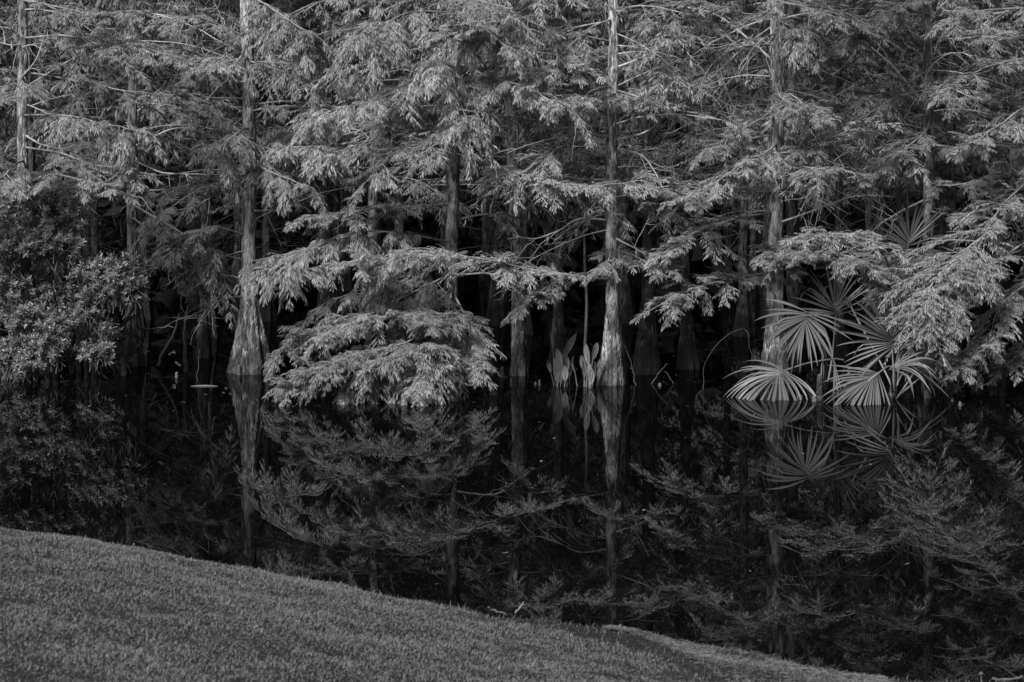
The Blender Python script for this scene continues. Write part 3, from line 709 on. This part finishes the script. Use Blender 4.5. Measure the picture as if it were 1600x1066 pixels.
def shrub(label, base, stems, clumps, seed, group=None):
    r = np.random.default_rng(seed); D = base[1]
    root = thing('broadleaf_shrub', base, label, 'shrub', group)
    b0 = np.array(base)
    for pts, rad in stems:
        W = Acc(); P = resample([np.asarray(p) - b0 for p in pts], 14); P += np.cumsum(r.normal(0, .012, P.shape), 0)
        W.add(*tubes(P[None], (rad * np.linspace(1, .45, 14))[None], 7)); link('stem', W.mesh('stem', 'stem_bark', True), root)
    A = Acc(); W = Acc()
    for cx, cy, dy, rx, ry, n in clumps:
        n = int(n * 1.5)
        c = at(cx, cy, D + dy) - b0; s = F / (D + dy)
        # shells of rosettes over a flattened, lumpy clump
        u = unit(r.normal(0, 1, (n, 3))); u[:, 2] = np.where(u[:, 2] < -.35, -u[:, 2], u[:, 2])
        q = c + u * np.array([rx / s, rx / s * .8, ry / s]) * r.uniform(.45, 1.08, (n, 1)) + r.normal(0, .05, (n, 3))
        up = unit(u * .8 + UP * .6 + np.array([0, -.35, 0]) + r.normal(0, .35, (n, 3)))
        m = 11; a = np.arange(m) / m * 2 * np.pi * 2.4
        e1 = unit(np.cross(up, r.normal(0, 1, (n, 3)))); e2 = np.cross(up, e1)
        lift = np.linspace(.1, 1.1, m)
        dd = e1[:, None] * np.cos(a)[None, :, None] + e2[:, None] * np.sin(a)[None, :, None] + up[:, None] * lift[None, :, None] + r.normal(0, .15, (n, m, 3))
        tn = np.clip(.35 + .35 * np.linspace(0, 1, m)[None] + r.normal(0, .12, (n, 1)) + r.normal(0, .15, (n, m)), 0, 1)
        pos = np.repeat(q[:, None], m, 1) + up[:, None] * np.linspace(-.03, .02, m)[None, :, None]
        A.add(*scatter(SLEAF, pos.reshape(-1, 3), dd.reshape(-1, 3), np.repeat(up[:, None], m, 1).reshape(-1, 3) + r.normal(0, .2, (n * m, 3)), r.uniform(.032, .066, n * m), tn.ravel()))
        k = 5; t = np.linspace(0, 1, k)[None, :, None]
        src = c - UP * ry / s * .8 + r.normal(0, .08, (n, 3))
        W.add(*tubes(src[:, None] * (1 - t) + q[:, None] * t + UP * (t * (1 - t)) * .1, np.full((n, k), .0035) * np.linspace(1.3, .6, k), 3))
    o = link('crown', A.mesh('crown', 'shrub_leaf'), root); link('crown_twigs', W.mesh('crown_twigs', 'stem_bark', True), o)['kind'] = 'stuff'
    return root
D0 = wdist(590)
def pp(*a): return [at(x, y, D0 + d) for x, y, d in a]
shrub('dense broad-leaved shrub with glossy leaf rosettes overhanging the water at left', at(150, 590, D0), [
    (pp((196, 600, .3), (193, 560, .3), (200, 520, .25), (198, 500, .2), (212, 478, .1), (205, 440, 0), (170, 400, 0)), .035),
    (pp((120, 600, .5), (110, 540, .4), (90, 470, .3), (80, 400, .2), (60, 340, .1)), .03),
    (pp((40, 600, .4), (45, 520, .3), (30, 430, .2), (20, 360, 0)), .03),
    (pp((198, 523, .25), (215, 512, .1), (232, 521, 0), (250, 517, -.1), (264, 516, -.1)), .008),
    (pp((212, 478, .1), (222, 500, 0), (212, 515, -.05), (198, 525, -.1)), .007),
    (pp((176, 480, .1), (177, 500, 0), (168, 525, -.1), (155, 540, -.2)), .007),
    (pp((185, 465, .1), (160, 480, 0), (140, 495, -.1), (120, 520, -.2)), .008),
    (pp((150, 560, 0), (148, 580, 0), (148, 602, 0)), .004),
], [(30, 330, 0, 75, 45, 190), (100, 345, -.1, 55, 35, 120), (20, 390, -.4, 60, 26, 170), (85, 385, -.3, 50, 26, 120), (175, 440, -.3, 50, 30, 150), (140, 425, -.2, 40, 25, 90), (215, 425, -.2, 28, 18, 50), (206, 455, -.3, 24, 16, 45),
    (30, 450, -.2, 50, 30, 120), (40, 500, -.3, 50, 32, 110), (95, 510, -.4, 38, 22, 95), (75, 545, -.5, 30, 17, 75), (135, 490, -.2, 30, 24, 60), (150, 550, -.4, 26, 12, 45), (15, 560, -.3, 30, 30, 70), (42, 575, -.6, 22, 14, 36), (165, 515, -.2, 18, 14, 25), (95, 470, -.1, 50, 30, 90),
    (-60, 400, 0, 60, 60, 120), (-60, 520, 0, 60, 50, 120), (190, 555, .4, 30, 25, 30)], 5)

for lb, x_, y_, sd_ in (('small rosette-leaved seedling right of the right palmetto', 1480, 604, 31), ('second small rosette-leaved seedling nearest the drooping right sprays', 1516, 602, 32)):
    Db = wdist(y_ + 14); sh = shrub(lb, at(x_, y_ + 14, Db), [([at(x_, y_ + 16, Db), at(x_ + 2, y_ - 10, Db), at(x_ - 1, y_ - 28, Db)], .006)], [(x_, y_ - 30, 0, 9, 5, 4), (x_ + 4, y_ + 2, .1, 14, 8, 6)], sd_, 'rosette seedlings')
# ------------------------------------------------------------------ palmettos
def ribbon(path, W, side, fold):
    """folded leaflet: path (k,3), half widths (k), side (k,3), up fold"""
    k = len(path); n = np.cross(side, np.gradient(path, axis=0)); n = unit(n)
    v = np.stack([path - side * W[:, None], path + n * (W * fold)[:, None], path + side * W[:, None]], 1).reshape(-1, 3)
    f = []
    for i in range(k - 1):
        a = 3 * i; f += [(a, a + 1, a + 4, a + 3), (a + 1, a + 2, a + 5, a + 4)]
    return v, np.array(f)
def frond(root, hub, axis, normal, L, nseg, spread, droop, seed, petiole, tone=.5, hubfib=False, lab=None, costa=.1):
    r = np.random.default_rng(seed); org = np.array(root.location); hub = np.asarray(hub)
    A_ = unit(np.asarray(axis, float)); Nn = unit(np.asarray(normal, float)); B_ = unit(np.cross(Nn, A_)); Nn = np.cross(A_, B_)
    W = Acc(); P = resample([np.asarray(p) - org for p in petiole], 12)
    W.add(*tubes(P[None], np.linspace(.013, .008, 12)[None], 6))
    if hubfib:
        k = 6; pk = hub - org + np.linspace(0, costa + .08, k)[:, None] * A_; W.add(*tubes(pk[None], np.array([.012, .016, .015, .011, .007, .002])[None], 6))
    fo = link('frond', W.mesh('frond', 'petiole', True), root)
    if lab: fo['label'] = lab
    da = 2 * spread / nseg
    for i in range(nseg):
        if nseg > 20 and r.random() < .1: continue
        a = -spread + (i + .5) * da + r.normal(0, .3 * da); Ls = L * (1 - .22 * (abs(a) / spread) ** 2) * r.uniform(.7, 1.08)
        d0 = math.cos(a) * A_ + math.sin(a) * B_ + Nn * (.12 * math.cos(a * 1.5) + r.normal(0, .07)) + B_ * r.normal(0, .03)
        k = 9; s = np.linspace(0, 1, k); brk = (3.5 if r.random() < .24 else 0.) * np.clip(s - r.uniform(.35, .7), 0, 1) * 2; dirs = unit(d0[None] - UP[None] * brk[:, None] - UP[None] * (droop * r.uniform(.45, 1.6) * s ** 1.5)[:, None])
        path = hub - org + A_ * costa * math.cos(a * .5 * math.pi / spread) + np.vstack([np.zeros(3), np.cumsum(dirs[:-1] * Ls / (k - 1), 0)])
        side = unit(-math.sin(a) * A_ + math.cos(a) * B_)[None] * np.ones((k, 1)); side = unit(side - (side * dirs).sum(1, keepdims=True) * dirs)
        wmax = .0150 * (L / .6) * r.uniform(.7, 1.15); wd = np.minimum(s * Ls * math.tan(da / 2) * .98 + .001, wmax) * np.interp(s, [0, .5, .8, 1], [1, 1, .62, .06])
        v, f = ribbon(path, wd, side, .5 * (1 if i % 2 else 1))
        link('leaflet', mk_mesh('leaflet', v, f, 'palm_leaf', np.full(len(v), np.clip(tone + r.normal(0, .15), 0, 1)), False), fo)
PB1 = at(1290, 608, wdist(608))
p1 = thing('palmetto', (PB1[0], PB1[1], 0), 'left palmetto with a folded upper fan and a low frond dipping into the water', 'palm', 'palmettos at the shore')
c1 = np.array([PB1[0], PB1[1], -.05])
frond(p1, at(1262, 488, 23.7), (-.3, -.4, -.8), (-.05, -.9, .4), .58, 32, 1.75, .5, 101, [c1, at(1285, 560, 24), at(1275, 500, 23.8), at(1262, 488, 23.7)], .45)
frond(p1, at(1303, 563, 23.6), (.05, -.1, -1), (0, -1, 0), .42, 4, .12, .3, 104, [c1, at(1300, 580, 23.8), at(1303, 563, 23.6)], .7, lab='dead frond hanging straight down', costa=0)
frond(p1, at(1286, 540, 23.7), (-.05, -.1, -1), (0, -1, 0), .45, 4, .1, .3, 105, [c1, at(1292, 570, 23.8), at(1286, 540, 23.7)], .5, lab='dead frond hanging straight down', costa=0)
frond(p1, at(1306, 494, 24.3), (-.15, .1, 1), (0, -1, .2), .5, 26, 1.6, .15, 102, [c1, at(1300, 560, 24.5), at(1306, 494, 24.3)], .1)
frond(p1, at(1226, 579, 23.5), (-.62, -.4, -.42), (-.15, -.5, .8), .7, 54, 1.8, 1.3, 103, [c1 + (.1, 0, 0), at(1320, 565, 23.8), at(1270, 566, 23.6), at(1226, 579, 23.5)], .55)
PB2 = at(1396, 622, wdist(622))
p2 = thing('palmetto', (PB2[0], PB2[1], 0), 'right palmetto with upright fans and a pale fan bowed down to the water', 'palm', 'palmettos at the shore')
c2 = np.array([PB2[0], PB2[1], -.05])
frond(p2, at(1373, 583, 22.9), (-.72, -.28, -.5), (-.3, -.85, .35), .56, 34, 1.15, .55, 111, [c2, at(1400, 580, 23.1), at(1388, 573, 23), at(1373, 583, 22.9)], .6, True)
frond(p2, at(1394, 545, 23.4), (-.05, -.1, 1), (.05, -1, .1), .62, 40, 2.3, .35, 112, [c2, at(1396, 580, 23.4), at(1394, 545, 23.4)], .3)
frond(p2, at(1412, 470, 24.3), (.0, .2, 1), (.5, -.9, .2), .62, 34, 1.9, .3, 113, [c2 + (0, .2, 0), at(1405, 540, 24.2), at(1412, 470, 24.3)], .05)
frond(p2, at(1420, 392, 24.9), (.05, .1, 1), (.1, -1, .1), .55, 32, 1.9, .3, 114, [c2 + (0, .3, 0), at(1405, 540, 24.6), at(1418, 450, 24.9), at(1420, 392, 24.9)], .05)
frond(p2, at(1386, 578, 22.95), (.75, -.3, .25), (.1, -.6, .8), .6, 14, .7, 1.2, 115, [c2, at(1392, 590, 23.1), at(1386, 578, 22.95)], .4)
frond(p2, at(1440, 575, 23.2), (.15, -.1, -1), (0, -1, 0), .4, 5, .25, .4, 117, [c2, at(1410, 560, 23.3), at(1430, 555, 23.25), at(1440, 575, 23.2)], .1, lab='dead frond hanging towards the water', costa=0)
for i_, (e0, e1) in enumerate((((1470, 520), (1410, 610)), ((1485, 555), (1420, 605)), ((1330, 480), (1392, 600)), ((1455, 500), (1402, 600)))):
    frond(p2, at(*e0, 23.6 + .1 * i_), (.4 if e0[0] > 1400 else -.4, 0, .5), (0, -1, 0), .22, 6, .6, .8, 120 + i_, [c2, at(*e1, 23.3), at(*e0, 23.6 + .1 * i_)], .05, lab='thin half-bare frond stalk', costa=0)
frond(p2, at(1405, 560, 23.3), (1, -.1, -.2), (.1, -.8, .5), .75, 12, .5, .5, 116, [c2, at(1400, 590, 23.2), at(1405, 560, 23.3)], .15)

# ------------------------------------------------------------------ broad-leaved water plants
def water_plant(label, xb, D, leaves, seed):
    r = np.random.default_rng(seed); s = F / D; b0 = np.array([(xb - 800) / s, D, 0.])
    root = thing('water_plant', b0, label, 'plant', 'broad-leaved water plants')
    for (bx, by, mx, my, tx, ty, wpx, tone, dy) in leaves:
        foot = at(bx, by, D + dy); foot[2] = -.05; mid = at(mx, my, D + dy); tip = at(tx, ty, D + dy * 1.0) + np.array([0, r.uniform(-.05, .05), 0])
        k = 12; bend = np.array([r.normal(0, .012), r.normal(0, .02), 0]); t = np.linspace(0, 1, k)
        ctr = mid + (mid - foot) * .12
        path = ((1 - t) ** 2)[:, None] * mid + (2 * t * (1 - t))[:, None] * ((mid + tip) / 2 + bend + unit(mid - foot) * .03) + (t ** 2)[:, None] * tip
        rot = r.uniform(-.5, .5); side = np.array([math.cos(rot), math.sin(rot), 0]); ax = unit(tip - mid); side = unit(side - ax * (side @ ax))
        wd = wpx / s / 2 * np.sin(np.pi * np.clip(t, 0.015, .985) ** .85) ** .75
        v, f = ribbon(path - b0, wd, unit(np.repeat(side[None], k, 0) + np.stack([0 * t, .5 * np.sin(t * 3 + r.uniform(0, 6)), .12 * np.sin(t * 9 + r.uniform(0, 6))], 1)), -.45)
        lf = link('leaf', mk_mesh('leaf', v, f, 'arrow_leaf', np.full(len(v), tone), True), root)
        W = Acc(); P = resample([foot - b0, foot * .5 + mid * .5 - b0 + (r.normal(0, .006), 0, 0), mid - b0, path[k // 2] - b0], 10)
        W.add(*tubes(P[None], np.linspace(.007, .0025, 10)[None], 5)); link('stalk', W.mesh('stalk', 'arrow_leaf', True), lf)
DA = wdist(604)
water_plant('left clump of tall paddle-leaved water plants standing in the dark water', 880, DA, [
    (870, 604, 875, 583, 870, 544, 12, .7, 0), (882, 605, 883, 596, 881, 570, 11, .7, -.05), (880, 603, 879, 561, 901, 520, 11, .4, .1), (868, 602, 864, 543, 858, 516, 6, .05, .2),
    (866, 603, 861, 583, 854, 561, 7, .05, .15), (904, 605, 899, 585, 894, 568, 5, .5, 0), (886, 604, 886, 594, 891, 580, 7, .3, .05), (876, 604, 876, 600, 875, 578, 8, .6, 0), (869, 605, 870, 596, 866, 560, 9, .5, .08), (885, 605, 886, 582, 884, 552, 10, .6, .1), (890, 604, 890, 590, 896, 556, 6, .2, .15), (872, 604, 873, 596, 872, 572, 6, .4, .1)], 1)
water_plant('right clump of paddle-leaved water plants beside the tall straight trunk', 918, DA - .1, [
    (916, 605, 919, 570, 915, 537, 12, .65, 0), (922, 606, 926, 563, 933, 535, 11, .7, 0), (912, 604, 912, 580, 908, 555, 9, .45, .1), (921, 606, 922, 603, 925, 576, 10, .5, -.05),
    (919, 606, 922, 575, 927, 558, 9, .4, .1), (930, 605, 933, 585, 938, 560, 6, .3, .15), (926, 605, 929, 590, 930, 566, 7, .35, .1), (914, 606, 913, 590, 911, 560, 8, .5, .05), (924, 606, 923, 596, 920, 566, 8, .55, -.05), (933, 605, 934, 596, 936, 572, 6, .3, .1)], 2)

# ------------------------------------------------------------------ knees, sticks and floating things
def knee(label, x, yw, h_px, w_px, seed, mat='knee_bark', lean=0.):
    r = np.random.default_rng(seed); D = wdist(yw); s = F / D; H = h_px / s; R = w_px / s / 2
    zs = np.linspace(-.1, H, 16); seg = 12; th = np.arange(seg) / seg * 6.283
    t = np.clip(zs / H, 0, 1); rr_ = R * (1.25 - .45 * t ** .7) * np.sqrt(np.clip(1 - ((t - .86) / .14).clip(0) ** 2 * .995, .003, 1))
    ph = r.uniform(0, 6, 2); rr_ = rr_[:, None] * (1 + .15 * np.cos(3 * th + ph[0])[None] + .1 * np.cos(5 * th[None] + ph[1] + zs[:, None] * 9) + r.normal(0, .03, (16, seg)))
    V = np.stack([rr_ * np.cos(th) + lean * zs[:, None], rr_ * np.sin(th), np.broadcast_to(zs[:, None], rr_.shape)], -1)
    idx = np.arange(16 * seg).reshape(16, seg); a = idx[:-1]; b_ = np.roll(a, -1, 1); d_ = idx[1:]; c_ = np.roll(d_, -1, 1)
    o = link('cypress_knee', mk_mesh('cypress_knee', V.reshape(-1, 3), np.stack([a, b_, c_, d_], -1).reshape(-1, 4), mat, None, True), None, ((x - 800) / s, D, 0))
    return tag(o, label, 'cypress knee', 'cypress knees in the water')
knee('tall post-like cypress knee between the two palmettos', 1281, 626, 42, 10, 1)
knee('short pale cypress knee at the foot of the tall post-like knee', 1272, 627, 9, 6, 2, 'pale_wood')
knee('tiny pale knee by the tips of the low left palm frond', 1251, 622, 6, 5, 3, 'pale_wood')
knee('pale peg in front of the swollen-footed cypress', 373, 586, 17, 5, 4, 'pale_wood', .05)
knee('small bright white knee alone in the dark water at left', 276, 590, 9, 5, 5, 'pale_wood')
knee('thin pale knee left of the paddle-leaved plants', 843, 602, 9, 3, 6, 'pale_wood')
knee('tiny knee next to the thin pale one left of the paddle-leaved plants', 837, 601, 5, 3, 7, 'pale_wood')
knee('thin pale knee right of the low centre boughs', 799, 603, 12, 4, 8, 'pale_wood')
knee('stubby pale knee with rounded top right of the right palmetto', 1450, 622, 12, 9, 9, 'pale_wood', -.2)
knee('tiny rounded knee under the drooping right-edge sprays', 1500, 634, 7, 5, 10, 'pale_wood')
knee('smallest knee beside the tiny rounded one under the right-edge sprays', 1488, 627, 5, 4, 11, 'pale_wood')
knee('slim grey stump standing in the water near the right edge', 1551, 618, 100, 10, 12)
knee('tiny knee right of the tall straight cypress', 1031, 603, 5, 5, 13, 'pale_wood')
knee('low dark knee right of the low boughs', 785, 590, 18, 7, 14)
knee('low dark knee near the centre mound', 768, 588, 14, 6, 15)

# floating curled palm sheath
D = wdist(604); s = F / D
k = 14; t = np.linspace(0, 1, k); path = np.stack([(t - .5) * 42 / s, .02 * np.sin(t * 3), .004 + .003 * np.sin(t * 3.1)], 1)
v, f = ribbon(path, .012 * np.sin(np.pi * np.clip(t, .02, .98)) ** .6 + .002, np.repeat(np.array([[0, .9, .45]]), k, 0), -.35)
tag(link('floating_leaf', mk_mesh('floating_leaf', v, f, 'pale_wood', None, True), None, ((319 - 800) / s, D, 0)), 'long pale dead leaf floating on the dark water at left', 'dead leaf')

rg = np.random.default_rng(91); nf = 130
fy = np.concatenate([rg.uniform(21.5, 27, 90), rg.uniform(12.5, 20, 40)]); fx = rg.uniform(-.23, .23, nf) * fy
A = Acc(); A.add(*scatter(blade_template(.22, -.1), np.stack([fx, fy, np.full(nf, .004)], 1), np.stack([rg.normal(0, 1, nf), rg.normal(0, 1, nf), np.zeros(nf)], 1), np.tile(UP, (nf, 1)), rg.uniform(.015, .06, nf), np.clip(rg.normal(.3, .25, nf), 0, 1)))
tag(link('floating_litter', A.mesh('floating_litter', 'thatch_blade')), 'scattered leaf flecks floating on the dark water', 'leaf litter', kind='stuff')
def stick(name, label, cat, pts, r0, r1, mat, group=None, jitter=.004, seed=0, under=False):
    base = np.array(pts[0]); base[2] = 0 if under else base[2]
    r = np.random.default_rng(seed); P = resample([np.asarray(p) - base for p in pts], 18); P += r.normal(0, jitter, P.shape)
    W = Acc(); W.add(*tubes(P[None], np.linspace(r0, r1, 18)[None], 6))
    return tag(link(name, W.mesh(name, mat, True), None, base), label, cat, group)
def q(*a): return [at(*p) for p in a]
D = 24.3
stick('arching_vine', 'thin vine arching out of the water left of the palmettos', 'vine', q((1099, 615, D), (1099, 590, D), (1106, 560, D), (1125, 532, D), (1150, 517, D), (1165, 516, D), (1170, 540, D), (1176, 566, D)), .003, .002, 'twig_dim', jitter=.007)
stick('bent_stem', 'bent stem poking out of the water right of the tall straight cypress', 'stem', q((1016, 607, 25), (1022, 594, 25), (1032, 580, 25), (1043, 568, 25)), .006, .003, 'twig_dim')
stick('bent_stem', 'second bent stem beside the first right of the tall straight cypress', 'stem', q((1053, 610, 25), (1052, 600, 25), (1045, 588, 25), (1038, 580, 25)), .005, .003, 'twig_dim')
stick('reed', 'flat pale reed against the dark conical foot', 'reed', q((994, 606, 24.9), (991, 590, 24.9), (988, 575, 24.9), (976, 540, 24.9)), .006, .002, 'twig_dim')
stick('reed', 'thin reed by the pale floating leaf', 'reed', q((307, 600, 25.4), (309, 580, 25.4), (311, 556, 25.4), (311, 545, 25.4)), .004, .0015, 'twig_dim')
stick('sapling', 'thin straight sapling behind the paddle-leaved plants', 'sapling', q((918, 606, 25.4), (915, 560, 25.4), (916, 480, 25.4), (914, 400, 25.5), (912, 320, 25.6), (918, 200, 25.7)), .021, .012, 'stem_bark')
stick('broken_snag', 'pale splintered snag in the dark left of the swollen-footed cypress', 'snag', q((290, 585, 26.5), (290, 555, 26.5), (288, 530, 26.5), (290, 500, 26.5), (293, 478, 26.5)), .03, .006, 'twig_dim')
stick('leaning_stem', 'leaning stem rising from the dark water at left', 'stem', q((247, 572, 27), (255, 550, 27), (270, 525, 27), (280, 490, 27)), .022, .012, 'stem_bark')
stick('hanging_twig', 'bare twig hanging from the right-edge bough to the water', 'twig', q((1545, 540, 23.2), (1520, 560, 23.2), (1500, 590, 23.2), (1492, 615, 23.2)), .006, .003, 'twig_dead')
stick('fallen_twig', 'pale twig lying at the lawn edge by the water', 'twig', q((805, 958, 11.55), (812, 950, 11.55), (819, 942, 11.55)), .004, .003, 'twig')
stick('fallen_twig', 'dark twig lying along the lawn edge at centre', 'twig', q((762, 949, 11.9), (775, 955, 11.9), (790, 962, 11.8)), .006, .004, 'driftwood')
stick('fallen_twig', 'forked pale stick at the bottom right corner of the shore', 'twig', q((1550, 1061, 10.4), (1575, 1062, 10.4), (1602, 1060, 10.4)), .007, .006, 'driftwood')
# mushroom-like white bud on the right shore
D = 10.35; s = F / D; o0 = at(1533, 1062, D)
m = thing('white_mushroom', o0, 'tiny white mushroom at the bottom right shore', 'mushroom')
W = Acc(); W.add(*tubes(np.array([[(0, 0, -.02), (.001, 0, .01), (0, 0, .026)]]), np.array([[.003, .0025, .002]]), 6)); link('stalk', W.mesh('stalk', 'pale_wood', True), m)
th = np.linspace(0, math.pi / 2, 6); W = Acc(); W.add(*tubes(np.stack([0 * th, 0 * th, .024 + .009 * np.sin(th)], 1)[None], (.009 * np.cos(th) + .0002)[None], 10)); link('cap', W.mesh('cap', 'pale_wood', True), m)
